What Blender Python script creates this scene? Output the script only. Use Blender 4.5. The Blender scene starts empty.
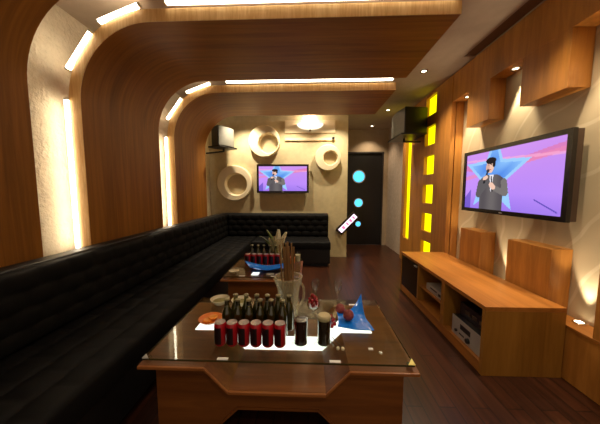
import bpy, bmesh, math, random
from math import sin, cos, pi, radians, sqrt, atan2
from mathutils import Vector, Matrix

random.seed(7)
SC = bpy.context.scene
COL = SC.collection

# ------------------------------------------------------------------ colours / materials
def lin(c):
    def f(v):
        v /= 255.0
        return v / 12.92 if v <= 0.04045 else ((v + 0.055) / 1.055) ** 2.4
    return (f(c[0]), f(c[1]), f(c[2]), 1.0)

MATS = {}
def new_mat(name):
    m = bpy.data.materials.new(name)
    m.use_nodes = True
    nt = m.node_tree
    for n in list(nt.nodes):
        nt.nodes.remove(n)
    out = nt.nodes.new('ShaderNodeOutputMaterial')
    MATS[name] = m
    return m, nt, out

def N(nt, kind, **kw):
    n = nt.nodes.new(kind)
    for k, v in kw.items():
        if k in n.inputs:
            n.inputs[k].default_value = v
        else:
            setattr(n, k, v)
    return n

def ramp(nt, stops):
    r = nt.nodes.new('ShaderNodeValToRGB')
    e = r.color_ramp.elements
    while len(e) < len(stops):
        e.new(0.5)
    for i, (p, c) in enumerate(stops):
        e[i].position = p
        e[i].color = c
    return r

def plain(name, c, rough=0.5, metal=0.0, noise=0.06, spec=0.5, coat=0.0, emit=None, estr=0.0, bump=0.0, bscale=60):
    m, nt, out = new_mat(name)
    b = N(nt, 'ShaderNodeBsdfPrincipled')
    b.inputs['Roughness'].default_value = rough
    b.inputs['Metallic'].default_value = metal
    b.inputs['Specular IOR Level'].default_value = spec
    b.inputs['Coat Weight'].default_value = coat
    tc = N(nt, 'ShaderNodeTexCoord')
    nz = N(nt, 'ShaderNodeTexNoise', Scale=14.0, Detail=4.0)
    nt.links.new(tc.outputs['Object'], nz.inputs['Vector'])
    c = lin(c)
    lo = tuple(max(0, v * (1 - noise)) for v in c[:3]) + (1,)
    hi = tuple(min(1, v * (1 + noise)) for v in c[:3]) + (1,)
    r = ramp(nt, [(0.3, lo), (0.7, hi)])
    nt.links.new(nz.outputs['Fac'], r.inputs['Fac'])
    nt.links.new(r.outputs['Color'], b.inputs['Base Color'])
    if emit:
        b.inputs['Emission Color'].default_value = lin(emit)
        b.inputs['Emission Strength'].default_value = estr
    if bump:
        n2 = N(nt, 'ShaderNodeTexNoise', Scale=float(bscale), Detail=5.0)
        nt.links.new(tc.outputs['Object'], n2.inputs['Vector'])
        bp = N(nt, 'ShaderNodeBump', Strength=bump, Distance=0.02)
        nt.links.new(n2.outputs['Fac'], bp.inputs['Height'])
        nt.links.new(bp.outputs['Normal'], b.inputs['Normal'])
    nt.links.new(b.outputs[0], out.inputs['Surface'])
    return m

def emis(name, c, s):
    m, nt, out = new_mat(name)
    e = N(nt, 'ShaderNodeEmission', Strength=s)
    e.inputs['Color'].default_value = lin(c)
    nt.links.new(e.outputs[0], out.inputs['Surface'])
    return m

def wood(name, dark, light, scale, rough=0.38, uv=False, spec=0.4):
    """scale: noise frequency per axis; small along the grain"""
    m, nt, out = new_mat(name)
    b = N(nt, 'ShaderNodeBsdfPrincipled')
    b.inputs['Roughness'].default_value = rough
    b.inputs['Specular IOR Level'].default_value = spec
    tc = N(nt, 'ShaderNodeTexCoord')
    mp = N(nt, 'ShaderNodeMapping')
    mp.inputs['Scale'].default_value = scale
    nt.links.new(tc.outputs['UV' if uv else 'Object'], mp.inputs['Vector'])
    n1 = N(nt, 'ShaderNodeTexNoise', Scale=1.0, Detail=7.0, Roughness=0.62, Distortion=0.6)
    nt.links.new(mp.outputs[0], n1.inputs['Vector'])
    n2 = N(nt, 'ShaderNodeTexNoise', Scale=0.16, Detail=2.0)
    nt.links.new(mp.outputs[0], n2.inputs['Vector'])
    mx = N(nt, 'ShaderNodeMath', operation='MULTIPLY_ADD')
    mx.inputs[1].default_value = 0.55
    nt.links.new(n1.outputs['Fac'], mx.inputs[0])
    m2 = N(nt, 'ShaderNodeMath', operation='MULTIPLY')
    m2.inputs[1].default_value = 0.45
    nt.links.new(n2.outputs['Fac'], m2.inputs[0])
    nt.links.new(m2.outputs[0], mx.inputs[2])
    r = ramp(nt, [(0.36, lin(dark)), (0.64, lin(light))])
    nt.links.new(mx.outputs[0], r.inputs['Fac'])
    nt.links.new(r.outputs['Color'], b.inputs['Base Color'])
    bp = N(nt, 'ShaderNodeBump', Strength=0.06, Distance=0.01)
    nt.links.new(n1.outputs['Fac'], bp.inputs['Height'])
    nt.links.new(bp.outputs['Normal'], b.inputs['Normal'])
    nt.links.new(b.outputs[0], out.inputs['Surface'])
    return m

def glass(name, tint, ior=1.45, base=0.0, rough=0.0, graze=0.7):
    """clear thin glass: transparent tint with a fresnel gloss"""
    m, nt, out = new_mat(name)
    t = N(nt, 'ShaderNodeBsdfTransparent')
    t.inputs['Color'].default_value = tint
    g = N(nt, 'ShaderNodeBsdfGlossy', Roughness=rough)
    lw = N(nt, 'ShaderNodeLayerWeight', Blend=0.5)
    f = N(nt, 'ShaderNodeMath', operation='POWER')
    nt.links.new(lw.outputs['Facing'], f.inputs[0])
    f.inputs[1].default_value = 4.0
    a = N(nt, 'ShaderNodeMath', operation='MULTIPLY_ADD', use_clamp=True)
    a.inputs[1].default_value = graze
    nt.links.new(f.outputs[0], a.inputs[0])
    a.inputs[2].default_value = ((ior-1)/(ior+1))**2
    a2 = N(nt, 'ShaderNodeMath', operation='ADD', use_clamp=True)
    a2.inputs[1].default_value = base
    nt.links.new(a.outputs[0], a2.inputs[0])
    mx = N(nt, 'ShaderNodeMixShader')
    nt.links.new(a2.outputs[0], mx.inputs['Fac'])
    nt.links.new(t.outputs[0], mx.inputs[1])
    nt.links.new(g.outputs[0], mx.inputs[2])
    nt.links.new(mx.outputs[0], out.inputs['Surface'])
    return m

M = {}
M['arch_wood'] = wood('arch_wood', (112, 66, 18), (158, 100, 32), (1.2, 26, 1), 0.5, uv=True, spec=0.2)
M['edge_wood'] = wood('edge_wood', (222, 164, 92), (255, 216, 150), (70, 1, 6), 0.45)
M['wall_wood'] = wood('wall_wood', (152, 96, 36), (196, 132, 56), (22, 22, 2.2), 0.42)
M['cab_wood'] = wood('cab_wood', (144, 88, 32), (182, 116, 48), (22, 1.6, 22), 0.4)
M['end_wood'] = wood('end_wood', (136, 90, 28), (170, 118, 46), (26, 26, 2.0), 0.4)
M['table_wood'] = wood('table_wood', (104, 58, 24), (144, 86, 38), (2.0, 24, 24), 0.32)
M['rim_wood'] = wood('rim_wood', (140, 82, 38), (176, 110, 54), (2.0, 24, 24), 0.32)
M['stick_wood'] = wood('stick_wood', (92, 62, 30), (146, 106, 58), (60, 60, 5), 0.5)
M['ceiling'] = plain('ceiling_paint', (168, 148, 124), 0.85, noise=0.05)
M['slot'] = plain('slot_paint', (112, 78, 48), 0.8)
M['plaster'] = plain('white_plaster', (226, 208, 176), 0.8, noise=0.05, bump=0.7, bscale=42)
M['leather'] = plain('black_leather', (13, 11, 10), 0.6, noise=0.15, bump=0.05, bscale=160, spec=0.12)
M['leather_dark'] = plain('black_leather_base', (14, 12, 11), 0.5, noise=0.15)
M['black'] = plain('black_plastic', (18, 17, 17), 0.35)
M['bezel'] = plain('tv_bezel', (26, 20, 18), 0.25)
M['tv_side'] = plain('tv_side', (70, 50, 36), 0.4)
M['door'] = plain('door_black', (22, 20, 20), 0.35, noise=0.1)
M['door_frame'] = plain('door_frame', (54, 46, 40), 0.5)
M['tan'] = plain('corridor_paint', (176, 154, 124), 0.8, noise=0.05)
M['corridor'] = plain('corridor_plaster', (186, 164, 140), 0.75, noise=0.1, bump=0.4, bscale=22)
M['far'] = plain('far_wall_stone', (206, 188, 146), 0.6, noise=0.07, bump=0.06, bscale=8)
M['ring'] = plain('cream_plaster', (236, 218, 180), 0.7, noise=0.03)
M['grey'] = plain('grey_grille', (124, 122, 112), 0.5, noise=0.08, bump=0.2, bscale=240)
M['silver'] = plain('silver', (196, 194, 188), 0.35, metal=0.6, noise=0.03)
M['chrome'] = plain('chrome', (225, 222, 215), 0.15, metal=1.0, noise=0.02)
M['brass'] = plain('brass', (216, 204, 120), 0.4, metal=0.4, noise=0.05)  # yellow of the highlight painted on the right glass corner
M['red'] = plain('can_red', (176, 18, 30), 0.3, noise=0.05, coat=0.3)
M['can_dark'] = plain('can_label', (26, 6, 9), 0.35, noise=0.12)
M['can_top'] = plain('can_top', (206, 186, 176), 0.3, metal=0.5, noise=0.04)
M['orange'] = plain('orange_glaze', (216, 116, 36), 0.35, noise=0.12)
M['fruit_orange'] = plain('orange_fruit', (232, 142, 44), 0.45, noise=0.1)
M['cream'] = plain('cream_china', (206, 192, 158), 0.3, noise=0.04)
M['snack'] = plain('snack', (132, 122, 70), 0.7, noise=0.3)
M['blue'] = plain('blue_glass_dish', (22, 122, 228), 0.22, noise=0.08, coat=0.4, emit=(20, 110, 210), estr=0.0)
M['cherry'] = plain('cherry_red', (150, 22, 28), 0.25, noise=0.2)
M['lychee'] = plain('lychee', (128, 50, 42), 0.6, noise=0.45, bump=0.5, bscale=110)
M['cola'] = plain('dark_drink', (46, 16, 10), 0.12, noise=0.1)
M['olive'] = plain('olive_drink', (44, 36, 20), 0.12, noise=0.1)
M['foam'] = plain('foam', (186, 170, 128), 0.8, noise=0.08)
M['napkin'] = plain('napkin', (208, 196, 160), 0.8, noise=0.06)
M['leaf'] = plain('leaf', (96, 104, 52), 0.5, noise=0.2)
M['paper'] = plain('white_paper', (236, 232, 222), 0.7, noise=0.02)  # plain white painted where glass and chrome would gleam
M['red_drink'] = plain('red_drink', (150, 40, 22), 0.15, noise=0.2)
M['tube'] = emis('tube_light', (255, 240, 212), 8.0)
M['runner'] = emis('table_light', (255, 250, 240), 1.25)
M['yellow'] = emis('yellow_light', (250, 240, 4), 0.9)
M['lamp'] = emis('lamp_glow', (255, 236, 200), 6.0)
M['bowl'] = emis('bowl_glow', (255, 240, 214), 0.9)
M['cyan'] = emis('cyan_glow', (84, 192, 240), 1.0)
M['sign_face'] = emis('sign_glow', (250, 222, 236), 0.95)
M['sign_pink'] = emis('sign_pink', (226, 120, 164), 0.7)
M['glass'] = glass('clear_glass', (0.95, 0.97, 0.95, 1), 1.45, 0.03)
M['table_glass'] = glass('table_glass', (0.86, 0.90, 0.86, 1), 1.4, 0.0, 0.0, 0.4)
M['glass_edge'] = plain('glass_edge', (70, 60, 34), 0.2, noise=0.1, spec=0.4)
M['bottle'] = glass('bottle_glass', (0.42, 0.42, 0.24, 1), 1.6, 0.07, 0.05)
def cut_glass():
    m, nt, out = new_mat('cut_glass')
    t = N(nt, 'ShaderNodeBsdfTransparent'); t.inputs['Color'].default_value = (0.95, 0.93, 0.86, 1)
    b = N(nt, 'ShaderNodeBsdfPrincipled', Roughness=0.2)
    b.inputs['Base Color'].default_value = lin((214, 204, 168)); b.inputs['Specular IOR Level'].default_value = 0.9
    lw = N(nt, 'ShaderNodeLayerWeight', Blend=0.4)
    tc = N(nt, 'ShaderNodeTexCoord')
    nz = N(nt, 'ShaderNodeTexNoise', Scale=45.0, Detail=3.0)
    nt.links.new(tc.outputs['Object'], nz.inputs['Vector'])
    a = N(nt, 'ShaderNodeMath', operation='MULTIPLY_ADD', use_clamp=True)
    nt.links.new(nz.outputs['Fac'], a.inputs[0]); a.inputs[1].default_value = 0.55; a.inputs[2].default_value = -0.14
    a2 = N(nt, 'ShaderNodeMath', operation='MULTIPLY_ADD', use_clamp=True)
    nt.links.new(lw.outputs['Facing'], a2.inputs[0]); a2.inputs[1].default_value = 0.45
    nt.links.new(a.outputs[0], a2.inputs[2])
    mx = N(nt, 'ShaderNodeMixShader')
    nt.links.new(a2.outputs[0], mx.inputs['Fac']); nt.links.new(t.outputs[0], mx.inputs[1]); nt.links.new(b.outputs[0], mx.inputs[2])
    nt.links.new(mx.outputs[0], out.inputs['Surface'])
    return m
M['pitcher'] = cut_glass()
M['beer'] = plain('bottle_beer', (112, 104, 50), 0.15, noise=0.45)
M['cap'] = plain('bottle_cap', (150, 140, 104), 0.35, metal=0.5)
M['smoke'] = glass('smoked_glass', (0.12, 0.11, 0.10, 1), 1.5, 0.03)

def floor_mat():
    m, nt, out = new_mat('floor_planks')
    b = N(nt, 'ShaderNodeBsdfPrincipled', Roughness=0.3)
    b.inputs['Specular IOR Level'].default_value = 0.35
    tc = N(nt, 'ShaderNodeTexCoord')
    mp = N(nt, 'ShaderNodeMapping')
    mp.inputs['Rotation'].default_value = (0, 0, radians(90))
    nt.links.new(tc.outputs['Object'], mp.inputs['Vector'])
    br = N(nt, 'ShaderNodeTexBrick', Scale=1.0)
    br.inputs['Color1'].default_value = lin((54, 28, 16))
    br.inputs['Color2'].default_value = lin((68, 36, 20))
    br.inputs['Mortar'].default_value = lin((36, 19, 11))
    br.inputs['Mortar Size'].default_value = 0.004
    br.inputs['Brick Width'].default_value = 0.9
    br.inputs['Row Height'].default_value = 0.095
    nt.links.new(mp.outputs[0], br.inputs['Vector'])
    m2 = N(nt, 'ShaderNodeMapping')
    m2.inputs['Scale'].default_value = (30, 2, 1)
    nt.links.new(tc.outputs['Object'], m2.inputs['Vector'])
    nz = N(nt, 'ShaderNodeTexNoise', Scale=1.0, Detail=6.0)
    nt.links.new(m2.outputs[0], nz.inputs['Vector'])
    r = ramp(nt, [(0.3, (0.6, 0.6, 0.6, 1)), (0.7, (1.25, 1.2, 1.15, 1))])
    nt.links.new(nz.outputs['Fac'], r.inputs['Fac'])
    mx = N(nt, 'ShaderNodeMixRGB', blend_type='MULTIPLY')
    mx.inputs['Fac'].default_value = 1.0
    nt.links.new(br.outputs['Color'], mx.inputs[1])
    nt.links.new(r.outputs['Color'], mx.inputs[2])
    nt.links.new(mx.outputs[0], b.inputs['Base Color'])
    nt.links.new(b.outputs[0], out.inputs['Surface'])
    return m
M['floor'] = floor_mat()

def wallpaper_mat():
    m, nt, out = new_mat('swirl_wallpaper')
    b = N(nt, 'ShaderNodeBsdfPrincipled', Roughness=0.55)
    tc = N(nt, 'ShaderNodeTexCoord')
    w = N(nt, 'ShaderNodeTexWave', wave_type='RINGS', rings_direction='X', Scale=1.5, Distortion=10.0, Detail=1.5)
    w.inputs['Detail Scale'].default_value = 0.9
    nt.links.new(tc.outputs['Object'], w.inputs['Vector'])
    r = ramp(nt, [(0.0, lin((196, 176, 140))), (0.955, lin((192, 172, 136))), (0.985, lin((206, 188, 154)))])
    nt.links.new(w.outputs['Fac'], r.inputs['Fac'])
    nt.links.new(r.outputs['Color'], b.inputs['Base Color'])
    bp = N(nt, 'ShaderNodeBump', Strength=0.08, Distance=0.01)
    nt.links.new(w.outputs['Fac'], bp.inputs['Height'])
    nt.links.new(bp.outputs['Normal'], b.inputs['Normal'])
    nt.links.new(b.outputs[0], out.inputs['Surface'])
    return m
M['wallpaper'] = wallpaper_mat()

def screen_mat():
    m, nt, out = new_mat('tv_picture')
    a = N(nt, 'ShaderNodeAttribute', attribute_name='Col')
    e = N(nt, 'ShaderNodeEmission', Strength=0.62)
    nt.links.new(a.outputs['Color'], e.inputs['Color'])
    nt.links.new(e.outputs[0], out.inputs['Surface'])
    return m
M['screen'] = screen_mat()

# ------------------------------------------------------------------ mesh builder
class MB:
    def __init__(s):
        s.v = []; s.f = []; s.uv = {}
    def add(s, vs, fs):
        o = len(s.v)
        s.v += [tuple(p) for p in vs]
        s.f += [tuple(i + o for i in f) for f in fs]
        return s
    def box(s, x0, x1, y0, y1, z0, z1):
        vs = [(x0,y0,z0),(x1,y0,z0),(x1,y1,z0),(x0,y1,z0),(x0,y0,z1),(x1,y0,z1),(x1,y1,z1),(x0,y1,z1)]
        return s.add(vs, [(0,3,2,1),(4,5,6,7),(0,1,5,4),(1,2,6,5),(2,3,7,6),(3,0,4,7)])
    def prism(s, poly, a0, a1, axis='y'):
        """extrude a 2D polygon; axis y: poly=(x,z); x: (y,z); z: (x,y)"""
        n = len(poly)
        def p(q, a):
            return {'y': (q[0], a, q[1]), 'x': (a, q[0], q[1]), 'z': (q[0], q[1], a)}[axis]
        vs = [p(q, a0) for q in poly] + [p(q, a1) for q in poly]
        fs = [tuple(range(n)), tuple(range(2*n-1, n-1, -1))]
        fs += [(i, i+n, (i+1) % n + n, (i+1) % n) for i in range(n)]
        return s.add(vs, fs)
    def strip(s, outer, inner, a0, a1, axis='y'):
        """solid between two open polylines, extruded (avoids concave caps)"""
        for i in range(len(outer)-1):
            s.prism([outer[i], outer[i+1], inner[i+1], inner[i]], a0, a1, axis)
        return s
    def lathe(s, prof, c=(0,0,0), n=20, axis='z', cap0=True, cap1=True):
        vs = []
        for r, h in prof:
            for k in range(n):
                t = 2*pi*k/n
                a, b = r*cos(t), r*sin(t)
                q = {'z': (a, b, h), 'y': (a, h, b), 'x': (h, a, b)}[axis]
                vs.append((c[0]+q[0], c[1]+q[1], c[2]+q[2]))
        fs = []
        for i in range(len(prof)-1):
            for k in range(n):
                fs.append((i*n+k, i*n+(k+1) % n, (i+1)*n+(k+1) % n, (i+1)*n+k))
        if cap0: fs.append(tuple(range(n-1, -1, -1)))
        if cap1: fs.append(tuple(range((len(prof)-1)*n, len(prof)*n)))
        return s.add(vs, fs)
    def tube(s, p0, p1, r, n=8, r1=None):
        p0 = Vector(p0); p1 = Vector(p1); d = (p1-p0).normalized()
        a = d.orthogonal().normalized(); b = d.cross(a)
        r1 = r if r1 is None else r1
        vs = [p0 + (a*cos(2*pi*k/n)+b*sin(2*pi*k/n))*r for k in range(n)]
        vs += [p1 + (a*cos(2*pi*k/n)+b*sin(2*pi*k/n))*r1 for k in range(n)]
        fs = [(k, (k+1) % n, n+(k+1) % n, n+k) for k in range(n)]
        fs += [tuple(range(n-1, -1, -1)), tuple(range(n, 2*n))]
        return s.add(vs, fs)
    def ball(s, c, r, n=14, m=9, sq=(1,1,1)):
        prof = [(max(1e-4, r*sin(pi*i/m)), -r*cos(pi*i/m)) for i in range(m+1)]
        o = len(s.v); s.lathe(prof, (0,0,0), n)
        for i in range(o, len(s.v)):
            x, y, z = s.v[i]; s.v[i] = (c[0]+x*sq[0], c[1]+y*sq[1], c[2]+z*sq[2])
        return s
    def build(s, name, mat, parent=None, smooth=False, bevel=0.0, loc=None):
        me = bpy.data.meshes.new(name)
        me.from_pydata(s.v, [], s.f)
        bm = bmesh.new(); bm.from_mesh(me)
        bmesh.ops.recalc_face_normals(bm, faces=bm.faces)
        bm.to_mesh(me); bm.free()
        me.materials.append(mat)
        if smooth:
            for p in me.polygons: p.use_smooth = True
            me.set_sharp_from_angle(angle=radians(42))
        o = bpy.data.objects.new(name, me)
        COL.objects.link(o)
        if loc: o.location = loc
        if parent is not None: o.parent = parent
        if bevel:
            b = o.modifiers.new('bevel', 'BEVEL'); b.width = bevel; b.segments = 2
            b.limit_method = 'ANGLE'; b.angle_limit = radians(40)
        return o

def tag(o, label, cat, group=None, kind=None):
    o['label'] = label; o['category'] = cat
    if group: o['group'] = group
    elif 'group' in o: del o['group']
    if kind: o['kind'] = kind
    return o

def thing(name, label, cat, loc=(0,0,0), rz=0.0, group=None, kind=None):
    o = bpy.data.objects.new(name, None); COL.objects.link(o)
    o.empty_display_size = 0.1
    o.location = loc; o.rotation_euler = (0, 0, rz)
    return tag(o, label, cat, group, kind)

def struct(o, label, cat):
    return tag(o, label, cat, kind='structure')

def dup(root, loc, rz=0.0, label=None, group=None):
    r = root.copy(); COL.objects.link(r); r.location = loc
    r.rotation_euler = (root.rotation_euler[0], root.rotation_euler[1], rz)
    if label: r['label'] = label
    if group: r['group'] = group
    for ch in list(root.children):
        c = ch.copy(); COL.objects.link(c); c.parent = r
        for g in list(ch.children):
            d = g.copy(); COL.objects.link(d); d.parent = c
    return r

def light(name, kind, loc, power, color, size=0.05, target=None, spot=60, blend=0.6, parent=None):
    l = bpy.data.lights.new(name, kind)
    l.energy = power; l.color = color
    if kind == 'SPOT':
        l.spot_size = radians(spot); l.spot_blend = blend; l.shadow_soft_size = size
    elif kind == 'AREA':
        l.size = size
    else:
        l.shadow_soft_size = size
    o = bpy.data.objects.new(name, l); COL.objects.link(o)
    o.location = loc
    if target is not None:
        o.rotation_euler = (Vector(target)-Vector(loc)).to_track_quat('-Z', 'Y').to_euler()
    return o

WARM = (1.0, 0.82, 0.60)
PALE = (1.0, 0.86, 0.64)

# ------------------------------------------------------------------ room shell
H = 2.62
XL, XR = -1.87, 1.85
YN = -1.2
struct(MB().box(-2.1, 2.1, YN, 5.9, -0.08, 0.0).build('floor', M['floor']), 'dark reddish brown plank floor', 'floor')
c = MB()
c.box(-2.1, 1.58, YN, 5.9, H, H+0.1)
c.box(1.58, 2.1, 2.70, 5.9, H, H+0.1)
c.box(1.70, 2.1, YN, 2.70, H, H+0.1)
struct(c.build('ceiling', M['ceiling']), 'grey beige painted ceiling', 'ceiling')
s = MB(); s.box(1.58, 1.70, YN, 2.70, H+0.012, H+0.09)
struct(s.build('trim_1', M['slot']), 'dark brown recessed slot in the ceiling beside the wooden wall cladding', 'trim')
struct(MB().box(XL-0.1, XL, YN, 4.6, 0, H).build('wall_left', M['plaster']), 'white textured plaster wall behind the wooden arches', 'wall')
struct(MB().box(XR, XR+0.12, YN, 4.58, 0, H).build('wall_right', M['wallpaper']), 'beige swirl patterned wall behind the large television', 'wall')
struct(MB().box(1.78, 1.97, 4.58, 5.67, 0, H).build('wall_corridor', M['corridor']), 'pale textured wall beside the black door', 'wall')
struct(MB().box(-1.97, 0.71, 4.6, 4.75, 0, H).build('wall_far', M['far']), 'cream wall behind the far sofa with plaster rings', 'wall')
b = MB(); b.box(0.3, 0.86, 5.67, 5.8, 0, H); b.box(1.685, 1.97, 5.67, 5.8, 0, H); b.box(0.86, 1.685, 5.67, 5.8, 2.13, H)
struct(b.build('wall_back', M['tan']), 'tan wall around the black door', 'wall')

# door with three cyan portholes
d = thing('door_1', 'black door with three round cyan portholes of shrinking size', 'door', (1.27, 5.70, 0), kind='structure')
MB().box(-0.385, 0.385, 0.0, 0.045, 0.004, 2.10).build('door_leaf', M['door'], d, bevel=0.004)
fr = MB(); fr.box(-0.41, -0.388, -0.035, 0.07, 0, 2.13); fr.box(0.388, 0.413, -0.035, 0.07, 0, 2.13); fr.box(-0.388, 0.388, -0.035, 0.07, 2.104, 2.13)
fr.build('door_frame', M['door_frame'], d)
for px, pz, r in ((-0.135, 1.578, 0.142), (-0.13, 0.98, 0.102), (-0.13, 0.489, 0.064)):
    rim = MB().lathe([(r*0.9, -0.012), (r*0.9, -0.016), (r*1.06, -0.016), (r*1.06, 0.0)], (px, 0, pz), 32, 'y', cap0=False, cap1=False).build('porthole_rim', M['silver'], d, True)
    MB().lathe([(r*0.92, 0.0), (r*0.92, -0.012)], (px, 0, pz), 32, 'y').build('porthole_glass', M['cyan'], rim)

# ------------------------------------------------------------------ wooden arches with tube lights
XI, ZI, R, T, XE = -1.69, 2.45, 0.55, 0.085, 1.03
def arch_paths(off):
    r = R + off
    cx, cz = XI + R, ZI - R
    pts = [(XI-off, 0.0), (XI-off, 0.95), (XI-off, cz)]
    for k in range(1, 17):
        a = pi - (pi/2)*k/16
        pts.append((cx + r*cos(a), cz + r*sin(a)))
    pts += [(-0.4, ZI+off), (0.3, ZI+off), (XE, ZI+off)]
    return pts
def arch(y0, y1, label):
    t = thing('wooden_arch', label, 'arch', (0, 0, 0), group='wooden arches over the long sofa')
    inner, outer = arch_paths(0), arch_paths(T)
    n = len(inner)
    L = [0.0]
    for i in range(1, n):
        L.append(L[-1] + sqrt((inner[i][0]-inner[i-1][0])**2 + (inner[i][1]-inner[i-1][1])**2))
    vs = []
    for y in (y0+0.006, y1):
        vs += [(p[0], y, p[1]) for p in inner] + [(p[0], y, p[1]) for p in outer]
    fs = []; uvs = []
    def q(a, b, c_, d_, ua, ub, va, vb):
        fs.append((a, b, c_, d_)); uvs.append(((ua, va), (ub, va), (ub, vb), (ua, vb)))
    for i in range(n-1):
        q(i, i+1, 2*n+i+1, 2*n+i, L[i], L[i+1], y0, y1)
        q(n+i, n+i+1, 3*n+i+1, 3*n+i, L[i], L[i+1], y0, y1)
        q(i, i+1, n+i+1, n+i, L[i], L[i+1], 0, T)
        q(2*n+i, 2*n+i+1, 3*n+i+1, 3*n+i, L[i], L[i+1], 0, T)
    q(n-1, 2*n-1, 4*n-1, 3*n-1, 0, T, y0, y1)
    q(0, n, 3*n, 2*n, 0, T, y0, y1)
    me = bpy.data.meshes.new('arch_panel'); me.from_pydata(vs, [], fs)
    uvl = me.uv_layers.new(name='UVMap')
    k = 0
    for u in uvs:
        for c_ in u:
            uvl.data[k].uv = c_; k += 1
    me.materials.append(M['arch_wood'])
    for p in me.polygons: p.use_smooth = True
    me.set_sharp_from_angle(angle=radians(40))
    o = bpy.data.objects.new('arch_panel', me); COL.objects.link(o); o.parent = t
    e = MB().strip(outer, inner, y0, y0+0.006).build('edge_trim', M['edge_wood'], t)
    e['label'] = 'pale wood front edge'
    return t
arch(-1.15, 1.47, 'nearest wooden arch, cut off by the left edge of the picture')
arch(1.81, 2.76, 'middle wooden arch, its pale front edge wrapped by white tube lights')
arch(3.07, 4.00, 'farthest wooden arch, small, closest to the wall with plaster rings')

def tube_light(p0, p1, y, label):
    """a slim square batten between two (x,z) points"""
    p0 = Vector((p0[0], 0, p0[1])); p1 = Vector((p1[0], 0, p1[1]))
    mid = (p0+p1)/2; L = (p1-p0).length; ang = atan2(p1.z-p0.z, p1.x-p0.x)
    t = thing('tube_light', label, 'tube light', (mid.x, y, mid.z), group='tube lights around the wooden arches')
    t.rotation_euler = (0, -ang, 0)
    MB().box(-L/2+0.012, L/2-0.012, -0.026, 0.006, -0.011, 0.011).build('diffuser', M['tube'], t, bevel=0.004)
    for q in (-1, 1):
        MB().box(q*L/2-(0.012 if q > 0 else 0), q*L/2+(0.012 if q < 0 else 0), -0.026, 0.012, -0.0115, 0.0115).build('end_cap', M['silver'], t)
for y, nm in ((1.818, 'middle'), (3.078, 'farthest')):
    tube_light((-1.7865, 0.80), (-1.7865, 1.93), y, 'upright white tube light standing behind the %s wooden arch' % nm)
    tube_light((-1.768, 2.13), (-1.566, 2.392), y, 'short slanted tube light low on the curve of the %s arch' % nm)
    tube_light((-1.515, 2.452), (-1.20, 2.562), y, 'short gently sloping tube light at the top of the curve of the %s arch' % nm)
    tube_light((-1.02, 2.572), (1.0, 2.572), y, 'long level tube light along the ceiling above the %s arch' % nm)

# ------------------------------------------------------------------ right wall cladding
XP = 1.70
p = thing('wooden_pelmet', 'long wooden pelmet with hanging square blocks above the large television', 'wall cladding', (0, 0, 0))
MB().box(XP, XR-0.003, 0.3, 3.07, 2.306, H-0.003).build('fascia', M['wall_wood'], p)
for y0, y1 in ((2.462, 2.785), (1.742, 2.112), (1.05, 1.40)):
    MB().box(XP, XR-0.003, y0, y1, 1.93, 2.3058).build('hanging_block', M['wall_wood'], p, bevel=0.002)

def downlight(loc, label, r=0.035, group='ceiling downlights'):
    t = thing('downlight', label, 'downlight', loc, group=group)
    MB().lathe([(r*0.72, -0.002), (r*0.8, -0.006), (r*1.15, -0.006), (r*1.25, -0.001)], n=24, cap0=False, cap1=False).build('rim', M['chrome'], t, True)
    MB().lathe([(r*0.74, -0.001), (r*0.7, -0.003)], n=24).build('bulb', M['lamp'], t)
    return t

lg = thing('wall_ledge', 'low wooden ledge running along the wall behind the media cabinet', 'ledge', (0, 0, 0))
MB().box(XP, XR-0.003, 0.3, 3.07, 0.002, 0.35).build('ledge_front', M['wall_wood'], lg)
MB().box(XP-0.004, XR-0.003, 0.3, 3.07, 0.35, 0.37).build('ledge_top', M['cab_wood'], lg, bevel=0.002)
for y0, y1, lb in ((2.462, 2.785, 'square wooden wall block below the far end of the large television'),
                   (1.752, 2.13, 'square wooden wall block below the near end of the large television'),
                   (1.06, 1.462, 'wooden wall block at the right edge of the picture beside the lit ledge')):
    t = thing('wall_block', lb, 'wall block', (XP, y0, 0.37), group='wooden wall blocks on the ledge')
    MB().box(0, 0.012, 0, y1-y0, 0, 0.472).build('block_front', M['wall_wood'], t, bevel=0.002)
    MB().box(0.012, XR-XP-0.003, 0, y1-y0, 0, 0.472).build('block_body', M['wall_wood'], t, bevel=0.002)

# lit ladder of yellow openings
lp = thing('lit_wall_panel', 'tall wooden wall panel with a ladder of yellow lit openings', 'wall panel', (0, 0, 0))
Y0, Y1 = 3.085, 4.575
holes = []
for k in range(6):
    zt = 2.572 - 0.411*k
    holes.append((3.45, 3.745, zt-0.265, zt))
ys = [Y0, 3.45, 3.745, 4.21, 4.45, Y1]
w = MB()
XB = XP+0.05
w.box(XP, XB, ys[0], ys[1], 0.002, H-0.003)
w.box(XP, XB, ys[2], ys[3], 0.002, H-0.003)
w.box(XP, XB, ys[4], ys[5], 0.002, H-0.003)
zz = [0.002]
for h in reversed(holes): zz += [h[2], h[3]]
zz.append(H-0.003)
for i in range(0, len(zz), 2):
    w.box(XP, XB, ys[1], ys[2], zz[i], zz[i+1])
w.box(XP, XB, ys[3], ys[4], 0.002, 0.42); w.box(XP, XB, ys[3], ys[4], 2.50, H-0.003)
w.box(XB+0.012, XR-0.003, Y0, Y1, 0.002, H-0.003)
w.build('panel', M['wall_wood'], lp)
for h in holes:
    MB().box(XB, XB+0.012, h[0]-0.004, h[1]+0.004, h[2]-0.004, h[3]+0.004).build('light_panel', M['yellow'], lp)
MB().box(XB, XB+0.012, 4.206, 4.454, 0.416, 2.504).build('light_strip', M['yellow'], lp)

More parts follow.
